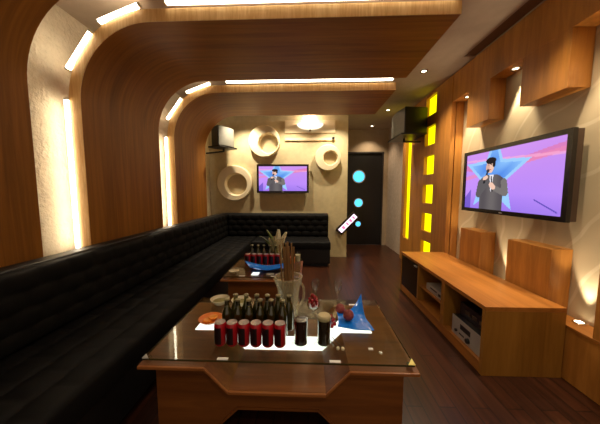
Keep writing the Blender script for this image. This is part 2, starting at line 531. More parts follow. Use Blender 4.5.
# ------------------------------------------------------------------ televisions
def lerp(a, b, t): return tuple(a[i]+(b[i]-a[i])*t for i in range(3))
def seg(px, py, ax, ay, bx, by):
    dx, dy = bx-ax, by-ay
    t = max(0, min(1, ((px-ax)*dx+(py-ay)*dy)/(dx*dx+dy*dy)))
    return sqrt((px-ax-t*dx)**2+(py-ay-t*dy)**2)
def picture(u, v):
    """u right, v down, in units of the height (0..1.78, 0..1): a singer before a star on a purple stage"""
    c = lerp((196, 140, 226), (168, 128, 240), v)
    g = sin(u*2.4+v*3.1)*0.5+0.5
    c = lerp(c, (206, 150, 240), 0.35*g)
    if abs((v-0.20) - 0.10*sin(u*2.0+0.4)) < 0.055: c = lerp(c, (214, 116, 168), 0.75)
    if abs((v-0.30) + 0.16*(u-0.9)) < 0.035: c = lerp(c, (228, 132, 170), 0.6)
    if abs((v-0.12) - 0.05*u) < 0.02: c = lerp(c, (240, 170, 206), 0.6)
    if v > 0.72: c = lerp(c, (128, 100, 206), (v-0.72)*1.6)
    if abs((u-1.5)*0.5-(v-0.85)) < 0.008 and 1.4 < u < 1.72: c = (86, 70, 170)
    if u < 0.16 and v > 0.8-u: c = lerp(c, (84, 66, 172), 0.6)
    # star
    cx, cy = 0.66, 0.40
    dx, dy = u-cx, v-cy
    rr = sqrt(dx*dx+dy*dy); a = (atan2(dx, -dy)-0.03) % (2*pi/5)
    a = min(a, 2*pi/5-a)
    Ro, Ri = 0.64, 0.27
    p1 = (0.0, Ro); p2 = (sin(pi/5)*Ri, cos(pi/5)*Ri)
    x, y = rr*sin(a), rr*cos(a)
    cr = (p2[0]-p1[0])*(y-p1[1])-(p2[1]-p1[1])*(x-p1[0])
    d = -cr/sqrt((p2[0]-p1[0])**2+(p2[1]-p1[1])**2)
    if d > -0.02:
        c = (150, 196, 246) if d < 0.03 else lerp((58, 112, 214), (150, 200, 244), min(1, (rr*2.0+0.5*max(0.0, sin(u*7+v*9)))/1.3))
    # singer
    v = (v-1)/0.93+1
    u += 0.03
    sk = (232, 190, 170); suit = (104, 98, 98); dk = (38, 32, 34)
    hx, hy = 0.62, 0.20
    body = False
    if v > 0.36:
        half = 0.10+0.17*min(1, (v-0.36)/0.10)**0.6 if v < 0.48 else 0.27-0.02*min(1, (v-0.48)/0.3)
        if abs(u-0.66) < half: body = True
    if body:
        c = lerp(suit, (84, 78, 82), 0.5+0.5*sin(u*16))
        if abs(u-0.66) < 0.045*(1-(v-0.36)/0.34) and v < 0.70: c = (226, 222, 230)
        if seg(u, v, 0.66, 0.40, 0.69, 0.66) < 0.012: c = dk
    if seg(u, v, 0.42, 0.50, 0.38, 0.72) < 0.065 or seg(u, v, 0.38, 0.72, 0.58, 0.50) < 0.05: c = (92, 88, 90)
    if seg(u, v, 0.92, 0.50, 0.95, 0.68) < 0.06 or seg(u, v, 0.95, 0.70, 0.72, 0.60) < 0.05: c = (116, 110, 108)
    if seg(u, v, 0.66, 0.54, 0.71, 0.59) < 0.045: c = sk
    if ((u-hx)/0.085)**2+((v-hy)/0.125)**2 < 1: c = sk
    if ((u-hx+0.05)/0.04)**2+((v-hy-0.02)/0.09)**2 < 1: c = lerp(sk, (190, 140, 130), 0.5)
    if ((u-hx-0.01)/0.11)**2+((v-hy+0.10)/0.062)**2 < 1: c = dk
    if ((u-hx-0.08)/0.032)**2+((v-hy+0.04)/0.07)**2 < 1: c = dk
    if seg(u, v, 0.585, 0.17, 0.60, 0.17) < 0.007 or seg(u, v, 0.64, 0.175, 0.655, 0.175) < 0.007: c = dk
    if seg(u, v, 0.60, 0.265, 0.635, 0.268) < 0.008: c = (170, 70, 76)
    if seg(u, v, 0.57, 0.30, 0.50, 0.50) < 0.02: c = (30, 30, 34)
    if ((u-0.575)/0.032)**2+((v-0.285)/0.036)**2 < 1: c = (54, 54, 62)
    if seg(u, v, 0.50, 0.42, 0.55, 0.40) < 0.035: c = sk
    return c
def screen_mesh(w, h, nx=150, ny=84):
    vs = [(w*i/nx, 0, -h*j/ny) for j in range(ny+1) for i in range(nx+1)]
    fs = [(j*(nx+1)+i, (j+1)*(nx+1)+i, (j+1)*(nx+1)+i+1, j*(nx+1)+i+1) for j in range(ny) for i in range(nx)]
    me = bpy.data.meshes.new('screen'); me.from_pydata(vs, [], fs)
    at = me.color_attributes.new('Col', 'FLOAT_COLOR', 'CORNER')
    k = 0; data = []
    for j in range(ny):
        for i in range(nx):
            cc = list(lin(picture((i+0.5)/nx*1.78, (j+0.5)/ny)))
            data += cc*4
    at.data.foreach_set('color', data)
    me.materials.append(M['screen'])
    return me

def tv(label, loc, rz, W, Hh, depth, bez):
    """local frame: x right, -y towards the viewer, origin at bottom centre of the front"""
    t = thing('television', label, 'television', loc, rz)
    f = MB()
    f.box(-W/2, W/2, 0, 0.03, Hh-bez, Hh); f.box(-W/2, W/2, 0, 0.03, 0, bez)
    f.box(-W/2, -W/2+bez, 0, 0.03, bez, Hh-bez); f.box(W/2-bez, W/2, 0, 0.03, bez, Hh-bez)
    f.build('bezel', M['bezel'], t)
    MB().box(-W/2+0.002, W/2-0.002, 0.03, depth, 0.004, Hh-0.004).build('back_shell', M['tv_side'], t, bevel=0.004)
    me = screen_mesh(W-2*bez, Hh-2*bez)
    o = bpy.data.objects.new('screen', me); COL.objects.link(o); o.parent = t
    o.location = (-W/2+bez, 0.012, Hh-bez)
    MB().box(-0.22, 0.22, depth, depth+0.0528, Hh*0.3, Hh*0.7).build('wall_bracket', M['black'], t)
    MB().box(-0.02, 0.02, -0.001, 0.0, bez*0.35, bez*0.6).build('power_light', M['silver'], t)
    return t
# right wall: picture right runs towards the camera (-Y)
tv('large wide television hanging on the swirl patterned right wall', (1.722, 2.263, 1.037), radians(-90), 1.127, 0.628, 0.075, 0.036)
tv('small television on the far cream wall between plaster rings', (-0.482, 4.505, 1.215), 0.0, 0.955, 0.52, 0.045, 0.036)

# ------------------------------------------------------------------ media cabinet
cb = thing('media_cabinet', 'long low wooden media cabinet with open compartments under the large television', 'cabinet', (0, 0, 0))
cx0, cx1, cy0, cy1, ct = 1.172, 1.69, 1.605, 3.095, 0.486
MB().box(cx0, cx1, cy0, cy1, ct-0.03, ct).build('cabinet_top', M['cab_wood'], cb, bevel=0.002)
e = MB().box(cx0, cx1, cy0, cy0+0.03, 0.002, ct-0.03).build('end_panel', M['end_wood'], cb)
MB().box(cx0, cx1, cy1-0.03, cy1, 0.002, ct-0.03).build('end_panel', M['end_wood'], cb)
MB().box(cx0+0.004, cx1, cy0+0.03, cy1-0.03, 0.055, 0.078).build('bottom_board', M['cab_wood'], cb)
MB().box(cx0+0.002, cx0+0.02, cy0+0.03, cy1-0.03, 0.002, 0.055).build('plinth', M['cab_wood'], cb)
MB().box(cx1-0.012, cx1, cy0+0.03, cy1-0.03, 0.078, ct-0.03).build('back_panel', M['cab_wood'], cb)
for y0, y1 in ((2.095, 2.15), (2.60, 2.625)):
    MB().box(cx0+0.002, cx1-0.012, y0, y1, 0.078, ct-0.03).build('divider', M['end_wood'], cb)
MB().box(cx0+0.02, cx1-0.012, 2.15, 2.60, 0.232, 0.25).build('shelf', M['cab_wood'], cb)
dr = MB().box(cx0+0.003, cx0+0.009, 2.627, 3.063, 0.08, ct-0.032).build('door', M['smoke'], cb)
dr['label'] = 'smoked glass door'
MB().box(cx0-0.008, cx0+0.003, 2.64, 2.70, 0.42, 0.432).build('handle', M['silver'], dr)

am = thing('amplifier', 'silver amplifier with dark display in the nearest cabinet compartment', 'amplifier', (1.20, 1.66, 0.078))
MB().box(0.006, 0.33, 0, 0.35, 0.006, 0.155).build('casing', M['black'], am)
fp = MB().box(0, 0.006, 0, 0.35, 0.004, 0.157).build('faceplate', M['silver'], am, bevel=0.002)
MB().box(-0.002, 0, 0.12, 0.24, 0.085, 0.125).build('display', M['black'], fp)
MB().lathe([(0.02, 0), (0.018, -0.016)], (0, 0.14, 0.045), 18, 'x').build('knob', M['black'], fp, True)
MB().lathe([(0.012, 0), (0.011, -0.012)], (0, 0.285, 0.05), 14, 'x').build('knob', M['black'], fp, True)
for k in range(4):
    MB().box(-0.003, 0, 0.19+0.016*k, 0.20+0.016*k, 0.04, 0.05).build('button', M['black'], fp)
for a, b_ in ((0.03, 0.03), (0.03, 0.32), (0.3, 0.03), (0.3, 0.32)):
    MB().lathe([(0.014, 0), (0.012, 0.006)], (a, b_, 0), 12).build('foot', M['black'], am)
dv = thing('disc_player', 'pale disc player on the shelf of the middle cabinet compartment', 'player', (1.21, 2.19, 0.25))
MB().box(0.004, 0.28, 0, 0.30, 0.003, 0.065).build('casing', M['silver'], dv, bevel=0.002)
fp = MB().box(0, 0.004, 0, 0.30, 0.003, 0.065).build('faceplate', M['silver'], dv)
MB().box(-0.002, 0, 0.10, 0.22, 0.036, 0.048).build('disc_tray', M['black'], fp)
MB().box(-0.002, 0, 0.03, 0.07, 0.02, 0.045).build('display', M['black'], fp)
bx = thing('receiver', 'black receiver standing on top of the silver amplifier in the cabinet', 'receiver', (1.25, 1.665, 0.2355))
MB().box(0.004, 0.30, 0, 0.33, 0.0, 0.11).build('casing', M['black'], bx, bevel=0.003)
fp = MB().box(0, 0.004, 0, 0.33, 0.0, 0.11).build('faceplate', M['bezel'], bx)
for k in range(3):
    MB().box(-0.002, 0, 0.05+0.08*k, 0.10+0.08*k, 0.04, 0.07).build('button', M['tv_side'], fp)

# ------------------------------------------------------------------ corner sofa
def pad(name, O, U, V, Nn, nu, nv, pu, pv, mat, parent, amp=0.013, edge=0.03):
    """biscuit-tufted cushion slab: U,V span, N = thickness vector"""
    O, U, V, Nn = map(Vector, (O, U, V, Nn))
    nh = Nn.normalized(); Lu, Lv = U.length, V.length
    vs = []
    for j in range(nv+1):
        for i in range(nu+1):
            u, v = i/nu, j/nv
            su, sv = u*Lu, v*Lv
            row = int(sv/pv)
            au = abs(sin(pi*(su/pu + 0.5*(row % 2))))**0.45
            av = abs(sin(pi*sv/pv))**0.45
            d = amp*(au*av-1.0)
            e = min(su, Lu-su, sv, Lv-sv)
            if e < edge: d -= edge*0.6*(1-sqrt(max(0, 1-(1-e/edge)**2)))
            vs.append(O+U*u+V*v+Nn+nh*d)
    top = len(vs)
    m = MB()
    fs = [(j*(nu+1)+i, j*(nu+1)+i+1, (j+1)*(nu+1)+i+1, (j+1)*(nu+1)+i) for j in range(nv) for i in range(nu)]
    border = [i for i in range(nu+1)] + [j*(nu+1)+nu for j in range(1, nv+1)] + [nv*(nu+1)+i for i in range(nu-1, -1, -1)] + [j*(nu+1) for j in range(nv-1, 0, -1)]
    for b_ in border:
        j, i = divmod(b_, nu+1)
        vs.append(O+U*(i/nu)+V*(j/nv))
    k = len(border)
    for q in range(k):
        fs.append((border[q], border[(q+1) % k], top+(q+1) % k, top+q))
    fs.append(tuple(top+q for q in range(k)))
    m.add(vs, fs)
    return m.build(name, mat, parent, True)

so = thing('corner_sofa', 'long black tufted leather corner sofa along the left and far walls', 'sofa', (0, 0, 0))
SY0, SY1, SH = -1.0, 4.58, 0.42
MB().box(-1.68, -0.975, SY0, SY1, 0.05, 0.29).box(-0.975, 0.35, 3.975, SY1, 0.05, 0.29).build('base', M['leather_dark'], so, bevel=0.01)
MB().box(-1.66, -1.02, SY0+0.02, SY1-0.02, 0.0, 0.05).box(-1.02, 0.32, 4.02, SY1-0.02, 0, 0.05).build('plinth', M['black'], so)
pad('seat_cushion', (-1.56, SY0, 0.29), (0, SY1-SY0-0.06, 0), (0.60, 0, 0), (0, 0, 0.132), 420, 44, 0.17, 0.15, M['leather'], so)
pad('seat_cushion', (-0.955, 3.965, 0.29), (1.312, 0, 0), (0, 0.56, 0), (0, 0, 0.132), 110, 44, 0.17, 0.14, M['leather'], so)
MB().box(-1.685, -1.575, SY0, SY1, 0.29, 0.835).build('back_frame', M['leather_dark'], so, bevel=0.012)
MB().box(-1.575, 0.355, 4.50, SY1+0.015, 0.29, 0.838).build('back_frame', M['leather_dark'], so, bevel=0.012)
pad('back_cushion', (-1.575, SY0, 0.42), (0, SY1-SY0-0.08, 0), (-0.012, 0, 0.405), (0.085, 0, 0.0), 420, 40, 0.17, 0.10, M['leather'], so)
pad('back_cushion', (-1.50, 4.50, 0.42), (1.853, 0, 0), (0, 0.012, 0.405), (0, -0.085, 0), 150, 40, 0.17, 0.10, M['leather'], so)

# ------------------------------------------------------------------ tables
GZ = 0.45      # glass top surface
def table(label, x0, x1, y0, y1, notch):
    xs = x0; w_ = x1-x0; dp = y1-y0
    t = thing('coffee_table', label, 'table', (x0, y0, 0), group='wooden glass-topped coffee tables')
    zf, zt, th = 0.42, 0.305, 0.016
    if notch:
        n0, n1, n2, n3 = notch
        prof = [(0, zf), (n0, zf), (n1, zt), (n2, zt), (n3, zf), (w_, zf)]
    else:
        prof = [(0, zf), (w_*0.5, zf), (w_, zf)]
    low = [(a, b-th) for a, b in prof]
    MB().strip(prof, low, 0.012, dp).build('top_board', M['table_wood'], t)
    MB().strip(prof, low, 0.0, 0.012).build('front_rim', M['rim_wood'], t, bevel=0.003)
    # pedestal: front/back panels follow the folded board, with a trapezoid opening below
    px0, px1 = 0.06, w_-0.055
    def panel(ya, yb, name):
        m = MB()
        if notch:
            xa = [px0, n0, n1, n2, n3, px1]
            top = [(px0, zf-th), (n0, zf-th), (n1, zt-th), (n2, zt-th), (n3, zf-th), (px1, zf-th)]
            oz = 0.186
            bot = [(px0, 0), (n1-0.155, 0), (n1+0.03, oz), (n2-0.03, oz), (n2+0.155, 0), (px1, 0)]
            m.strip(top, bot, ya, yb)
        else:
            m.box(px0, px1, ya, yb, 0, zf-th)
        return m.build(name, M['table_wood'], t)
    panel(0.05, 0.075, 'front_panel'); panel(dp-0.075, dp-0.05, 'rear_panel')
    if notch:
        oz = 0.186
        a = [(n1-0.155, 0.0), (n1+0.03, oz), (n2-0.03, oz), (n2+0.155, 0.0)]
        b_ = [(n1-0.143, 0.0), (n1+0.035, oz-0.012), (n2-0.035, oz-0.012), (n2+0.143, 0.0)]
        MB().strip(a, b_, 0.044, 0.08).build('opening_trim', M['table_wood'], t)
    MB().box(px0, px0+0.022, 0.075, dp-0.075, 0, zf-th).build('side_panel', M['table_wood'], t)
    MB().box(px1-0.022, px1, 0.075, dp-0.075, 0, zf-th).build('side_panel', M['table_wood'], t)
    # lit strip lying on the folded board
    s0, s1 = 0.315, 0.45
    if notch:
        k = [(0.135, zf+.0008), (n0, zf+.0008), (n1+.0005, zt+.0008), (n2-.0005, zt+.0008), (n3, zf+.0008), (w_-0.14, zf+.0008)]
    else:
        k = [(0.26, zf+.0008), (0.33, zf+.0008)]
        s0, s1 = 0.14, 0.22
    o = MB().strip([(a, b+.003) for a, b in k], k, s0, s1).build('light_strip', M['runner'], t)
    o['label'] = 'white lit strip'
    # glass and its clips
    g = MB().box(0.02, w_-0.02, 0.018, dp+0.02, GZ-0.010, GZ)
    g.build('glass_top', M['table_glass'], t)
    ge = MB()
    ge.box(0.02, w_-0.02, 0.0165, 0.0179, GZ-0.0095, GZ-0.0005)
    ge.box(0.0185, 0.0199, 0.018, dp+0.02, GZ-0.0095, GZ-0.0005); ge.box(w_-0.0199, w_-0.0185, 0.018, dp+0.02, GZ-0.0095, GZ-0.0005)
    ge.build('glass_edge', M['glass_edge'], t)
    clips = [(0.405, 0.027), (0.94, 0.027)] if notch else [(0.2, 0.03), (0.5, 0.03)]
    for q in clips + [(0.2, dp-0.06), (w_-0.2, dp-0.06)]:
        MB().box(q[0]-0.026, q[0]+0.026, q[1]-0.009, q[1]+0.007, GZ+0.0001, GZ+0.003).build('clip', M['paper'], t)  # chrome clips coloured white to imitate their reflection
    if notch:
        MB().prism([(0.018, 0.014), (0.050, 0.014), (0.018, 0.046)], GZ+0.0001, GZ+0.004, 'z').build('corner_guard', M['silver'], t)  # bright prisms stand in for highlights on the glass corners
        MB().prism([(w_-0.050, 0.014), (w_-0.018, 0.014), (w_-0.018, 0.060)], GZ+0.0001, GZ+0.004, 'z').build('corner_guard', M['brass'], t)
    for q in ((0.035, 0.04), (w_-0.035, 0.04)):
        MB().lathe([(0.013, zf), (0.013, GZ-0.0101)], (q[0], q[1], 0), 14).build('standoff', M['chrome'], t)
    return t
table('larger coffee table in front, wood with a folded dip and glass top', -0.815, 0.51, 1.066, 1.738, (0.322, 0.433, 0.897, 1.007))
table('smaller coffee table farther back, half hidden behind the glass pitcher', -0.83, -0.07, 2.20, 2.86, None)

# ------------------------------------------------------------------ things on the tables
def can_proto():
    t = thing('drink_can', 'x', 'can', (0, 0, 0))
    b_ = MB().lathe([(0.022, 0), (0.0302, 0.010), (0.0302, 0.110), (0.0265, 0.1205)], n=24, cap1=False).build('body', M['red'], t, True)
    lab = MB(); n = 14
    vs = []; fs = []
    for k in range(n+1):
        a = radians(172) + radians(118)*k/n
        for z in (0.016, 0.104):
            vs.append((0.0306*cos(a), 0.0306*sin(a), z))
    fs = [(2*k, 2*k+2, 2*k+3, 2*k+1) for k in range(n)]
    lab.add(vs, fs).build('label_print', M['can_dark'], b_, True)
    MB().lathe([(0.0265, 0.1205), (0.0272, 0.124), (0.0250, 0.124), (0.0245, 0.1215)], n=24, cap0=False).build('lid', M['can_top'], t, True)
    MB().box(-0.006, 0.006, -0.012, 0.006, 0.1216, 0.1230).build('pull_tab', M['silver'], t)
    return t
ORD = ['leftmost', 'second', 'third', 'fourth', 'fifth', 'rightmost']
def nth(k, what): return ('%s %s' % (ORD[k], what)) if k in (0, 5) else ('%s %s from the left' % (ORD[k], what))
c0 = can_proto()
for k in range(6):
    lb = nth(k, 'red drink can') + ' in the row on the front table'
    loc = (-0.460+0.0625*k, 1.204, GZ+0.0003)
    if k == 0:
        c0.location = loc; tag(c0, lb, 'can', 'red cans on the front table'); c0.rotation_euler[2] = 0.1
    else:
        dup(c0, loc, 0.1-0.04*k, lb, 'red cans on the front table')
for k in range(6):
    dup(c0, (-0.66+0.066*k, 2.58, GZ+0.0003), 0.2, nth(k, 'red drink can') + ' in the row on the farther table', 'red cans on the farther table')

def bottle_proto():
    t = thing('beer_bottle', 'x', 'bottle')
    MB().lathe([(0.024, 0), (0.0285, 0.006), (0.0285, 0.115), (0.026, 0.135), (0.0155, 0.165), (0.0125, 0.185), (0.0118, 0.212)], n=20).build('bottle_glass', M['bottle'], t, True)
    MB().lathe([(0.023, 0.004), (0.0262, 0.008), (0.0262, 0.114), (0.0236, 0.134), (0.0135, 0.164), (0.012, 0.172)], n=16).build('beer', M['beer'], t, True)
    MB().lathe([(0.0140, 0.209), (0.0150, 0.211), (0.0145, 0.218), (0.0115, 0.2205)], n=18).build('cap', M['cap'], t, True)
    t.scale = (1, 1, 0.93)
    return t
b0 = bottle_proto()
first = True
for row, (y, xo, nm) in enumerate(((1.30, -0.455, 'front'), (1.362, -0.424, 'rear'))):
    for k in range(6):
        lb = nth(k, 'green beer bottle') + ' in the %s bottle row, front table' % nm
        loc = (xo+0.0620*k, y, GZ+0.0003)
        if first:
            b0.location = loc; tag(b0, lb, 'bottle', 'beer bottles on the front table'); first = False
        else:
            dup(b0, loc, 0.3*k, lb, 'beer bottles on the front table')
for k in range(5):
    lb = (['leftmost', 'second', 'middle', 'fourth', 'rightmost'][k]) + ' green beer bottle ' + ('from the left ' if k in (1, 3) else '') + 'behind the cans on the farther table'
    dup(b0, (-0.63+0.066*k, 2.66, GZ+0.0003), 0.2, lb, 'beer bottles on the farther table')

def pitcher(label, loc, rz=0.0):
    t = thing('glass_pitcher', label, 'pitcher', loc, rz)
    n = 40
    prof = [(0.060, 0.0), (0.062, 0.01), (0.0605, 0.08), (0.062, 0.14), (0.071, 0.19), (0.083, 0.235), (0.087, 0.262),
            (0.083, 0.262), (0.079, 0.235), (0.067, 0.19), (0.058, 0.14), (0.0565, 0.08), (0.056, 0.012)]
    m = MB(); m.lathe(prof, n=n)
    for i in range(len(m.v)):
        x, y, z = m.v[i]; k = i % n
        f = 1.0 + (0.025 if k % 4 < 2 else -0.012)*(1 if 0.02 < z < 0.18 else 0.25)
        a = atan2(y, x)
        if z > 0.2:
            da = abs((a-pi+pi) % (2*pi)-pi)
            f += 0.16*max(0, 1-da/0.5)*(z-0.2)/0.06 if abs(a) > 2.4 and (da := pi-abs(a)) < 0.5 else 0
        m.v[i] = (x*f, y*f, z)
    m.build('pitcher_body', M['pitcher'], t, True)
    h = MB(); pts = []
    for k in range(13):
        a = -pi/2 + pi*k/12
        pts.append((0.064+0.055*cos(a), 0, 0.13+0.085*sin(a)))
    for a, b_ in zip(pts, pts[1:]): h.tube(a, b_, 0.008, 10)
    h.build('handle', M['pitcher'], t, True)
    MB().lathe([(0.0845, 0.252), (0.089, 0.258), (0.089, 0.266), (0.083, 0.266)], n=40, cap0=False, cap1=False).build('rim', M['pitcher'], t, True)
    return t
pitcher('large clear glass pitcher holding wooden sticks on the front table', (-0.128, 1.50, GZ+0.0003), radians(35))
pitcher('clear glass pitcher behind the bottles on the farther table', (-0.37, 2.77, GZ+0.0003), radians(20))

def stick(c, top, z0, label, grp, first=[None]):
    """a flat skewer from inside the pitcher at c leaning to top"""
    b_ = Vector((c[0], c[1], z0)); tp = Vector(top)
    L = (tp-b_).length
    t = MB().box(-0.006, 0.006, -0.0025, 0.0025, 0, L).build('wooden_stick', M['stick_wood'], None, bevel=0.001)
    t.location = b_; t.rotation_euler = (tp-b_).to_track_quat('Z', 'Y').to_euler()
    tag(t, label, 'stick', grp)
    return t
px, py = -0.128, 1.50
for k, (dx, dy, tx, ty, tz) in enumerate([(-0.03, 0.0, -0.055, 0.01, 0.915), (-0.016, 0.014, -0.035, 0.02, 0.925), (-0.004, -0.016, -0.022, -0.01, 0.905),
                                          (0.010, 0.012, -0.008, 0.03, 0.93), (0.020, -0.010, 0.006, -0.015, 0.91), (0.032, 0.004, 0.018, 0.012, 0.925),
                                          (0.0, 0.03, -0.018, 0.045, 0.92), (0.022, 0.028, 0.03, 0.04, 0.895), (-0.028, -0.022, -0.046, -0.035, 0.88)]):
    stick((px+dx, py+dy), (px+tx, py+ty, tz), GZ+0.016, 'flat wooden stick standing in the front glass pitcher', 'wooden sticks in the front pitcher')

def beer_glass(label, loc, drink, foam):
    t = thing('drink_glass', label, 'glass', loc)
    MB().lathe([(0.050, 0), (0.051, 0.004), (0.047, 0.010), (0.038, 0.022), (0.033, 0.045), (0.033, 0.075), (0.036, 0.13), (0.038, 0.163), (0.0365, 0.163), (0.0345, 0.13), (0.0315, 0.075), (0.031, 0.045), (0.034, 0.018)],
               n=28).build('glass_body', M['glass'], t, True)
    d_ = MB().lathe([(0.0325, 0.019), (0.0305, 0.045), (0.031, 0.075), (0.034, 0.13), (0.0345, 0.146)], n=24).build('drink', M[drink], t, True)
    if foam:
        MB().lathe([(0.0345, 0.1462), (0.0355, 0.160), (0.028, 0.170), (0.008, 0.173)], n=24).build('foam', M['foam'], t, True)
    return t
beer_glass('footed glass of dark brown drink beside the rightmost red can', (-0.040, 1.205, GZ+0.0003), 'cola', False)
beer_glass('footed glass of dark drink topped with pale foam', (0.079, 1.208, GZ+0.0003), 'olive', True)

def wine_glass(label, loc):
    t = thing('wine_glass', label, 'glass', loc)
    MB().lathe([(0.032, 0), (0.031, 0.003), (0.008, 0.008), (0.0045, 0.02), (0.0045, 0.085), (0.012, 0.10), (0.026, 0.125), (0.030, 0.15), (0.027, 0.185), (0.0262, 0.185), (0.029, 0.15), (0.025, 0.127), (0.010, 0.104)],
               n=24).build('glass_body', M['glass'], t, True)
    return t
wine_glass('wine glass behind the cherries, nearer the pitcher', (0.045, 1.66, GZ+0.0003))
wine_glass('wine glass behind the blue dish, right of the other one', (0.20, 1.645, GZ+0.0003))

def bowl(label, loc, r, h, mat, name='snack_bowl', fill=None):
    t = thing(name, label, 'bowl', loc)
    MB().lathe([(r*0.5, 0), (r*0.55, 0.004), (r*0.82, h*0.5), (r, h), (r*0.95, h), (r*0.78, h*0.55), (r*0.5, 0.008)], n=32).build('bowl_body', mat, t, True)
    if fill:
        MB().lathe([(r*0.70, h*0.46), (r*0.76, h*0.54), (r*0.5, h*0.70), (r*0.1, h*0.74)], n=24).build('snack_filling', fill, t, True)
    return t
bowl('cream bowl at the back left corner of the front table, leftmost of two', (-0.63, 1.66, GZ+0.0003), 0.066, 0.04, M['cream'], fill=M['snack'])
bowl('cream bowl behind the bottles on the front table, right of its twin', (-0.478, 1.655, GZ+0.0003), 0.066, 0.038, M['cream'], fill=M['snack'])
bowl('orange shallow dish left of the beer bottles on the front table', (-0.60, 1.42, GZ+0.0003), 0.072, 0.026, M['orange'], 'orange_dish')
for k, (a, b_) in enumerate(((-0.615, 1.415), (-0.588, 1.432))):
    o = MB().lathe([(0.026, 0), (0.028, 0.004), (0.026, 0.009)], n=20).build('orange_slice', M['fruit_orange'], None, True, loc=(a, b_, GZ+0.0095+0.010*k))
    tag(o, ['orange slice lying in the orange dish, lower one', 'orange slice lying on top in the orange dish'][k], 'fruit slice')
bowl('cream saucer at the left front corner of the farther table', (-0.735, 2.33, GZ+0.0003), 0.05, 0.02, M['cream'], 'saucer')

def dish(label, corners, sag, zc, name='blue_dish', th=0.004):
    """square glass dish with pulled-up corners and hollowed edges"""
    n = 18
    cs = [Vector(q) for q in corners]
    def P(u, v):
        p = cs[0]*(1-u)*(1-v)+cs[1]*u*(1-v)+cs[2]*u*v+cs[3]*(1-u)*v
        mid = sum(cs, Vector())/4
        eu, ev = 4*u*(1-u), 4*v*(1-v)
        pull = 0.09*(eu*(1-ev)+ev*(1-eu))
        q = p.lerp(mid, pull)
        k = max(abs(2*u-1), abs(2*v-1)); kk = abs(2*u-1)*abs(2*v-1)
        q.z = zc + (p.z-zc)*(0.25*k**3+0.75*kk**1.5)
        return q
    vs = [P(i/n, j/n) for j in range(n+1) for i in range(n+1)]
    m = MB(); k = len(vs)
    fs = [(j*(n+1)+i, j*(n+1)+i+1, (j+1)*(n+1)+i+1, (j+1)*(n+1)+i) for j in range(n) for i in range(n)]
    vs2 = vs + [v_+Vector((0, 0, -th)) for v_ in vs]
    fs2 = fs + [tuple(k+i for i in reversed(f)) for f in fs]
    bd = [i for i in range(n+1)] + [j*(n+1)+n for j in range(1, n+1)] + [n*(n+1)+i for i in range(n-1, -1, -1)] + [j*(n+1) for j in range(n-1, 0, -1)]
    fs2 += [(bd[i], bd[(i+1) % len(bd)], k+bd[(i+1) % len(bd)], k+bd[i]) for i in range(len(bd))]
    o = m.add(vs2, fs2).build(name, M['blue'], None, True)
    return tag(o, label, 'dish')
dish('blue pointed glass dish of fruit at the right side of the front table', [(0.168, 1.365, 0.470), (0.368, 1.325, 0.474), (0.352, 1.605, 0.565), (0.18, 1.53, 0.485)], 0.02, GZ+0.0048)
dish('blue curved dish in front of the cans on the farther table', [(-0.56, 2.36, 0.50), (-0.27, 2.36, 0.50), (-0.20, 2.52, 0.505), (-0.68, 2.52, 0.515)], 0.02, GZ+0.0048)
for (x, y, z, r, lb) in ((0.244, 1.455, 0.4915, 0.033, 'larger round reddish fruit at the front of the blue dish'),
                         (0.203, 1.535, 0.4915, 0.031, 'round reddish fruit at the back of the blue dish'),):
    t = thing('lychee_fruit', lb, 'fruit', (x, y, z))
    MB().ball((0, 0, 0), r, 20, 14).build('skin', M['lychee'], t, True)
    MB().tube((0, 0, r*0.95), (0.006, -0.003, r+0.016), 0.002, 6).build('stalk', M['stick_wood'], t)
def cherry_proto():
    t = thing('cherry', 'x', 'fruit')
    MB().ball((0, 0, 0), 0.0115, 12, 8).build('flesh', M['cherry'], t, True)
    MB().tube((0, 0, 0.010), (0.006, 0.002, 0.034), 0.0011, 5).build('stem', M['leaf'], t)
    return t
ch0 = cherry_proto(); placed = []; first = True
def put_cherries(cx, cy, n, rx, ry, grp, lb, layers):
    global first
    for lay, cnt in enumerate(layers):
        done = 0; tries = 0
        while done < cnt and tries < 4000:
            tries += 1
            a, r_ = random.uniform(0, 2*pi), sqrt(random.random())
            x, y = cx+rx*r_*cos(a)*(1-0.35*lay), cy+ry*r_*sin(a)*(1-0.35*lay)
            z = GZ+0.0118+lay*0.0185
            if all((x-q[0])**2+(y-q[1])**2+(z-q[2])**2 > 0.0236**2 for q in placed):
                placed.append((x, y, z)); done += 1
                if first:
                    ch0.location = (x, y, z); tag(ch0, lb, 'fruit', grp); first = False
                else:
                    dup(ch0, (x, y, z), random.uniform(0, 6), lb, grp)
dg = thing('dessert_glass', 'stemmed dessert glass heaped with cherries beside the front pitcher', 'glass', (0.030, 1.52, GZ+0.0003))
MB().lathe([(0.034, 0), (0.033, 0.004), (0.008, 0.010), (0.007, 0.030), (0.022, 0.040), (0.040, 0.062), (0.0445, 0.105), (0.0425, 0.105), (0.038, 0.064), (0.020, 0.044)], n=28).build('glass_body', M['glass'], dg, True)
for z, rr, cnt in ((0.060, 0.0, 1), (0.072, 0.0245, 6), (0.0915, 0.0255, 6), (0.0945, 0.0, 1), (0.111, 0.0215, 5), (0.130, 0.012, 2)):
    for q in range(cnt):
        a = 2*pi*q/cnt + z*40
        loc = (0.030+rr*cos(a), 1.52+rr*sin(a), GZ+z)
        lb = 'dark red cherry in the heap filling the dessert glass'
        if first:
            ch0.location = loc; tag(ch0, lb, 'fruit', 'cherries in the dessert glass'); first = False
        else:
            dup(ch0, loc, random.uniform(0, 6), lb, 'cherries in the dessert glass')
put_cherries(0.130, 1.425, 0, 0.027, 0.060, 'cherries beside the blue dish', 'dark red cherry on the table beside the left end of the blue dish', (10, 5, 2))

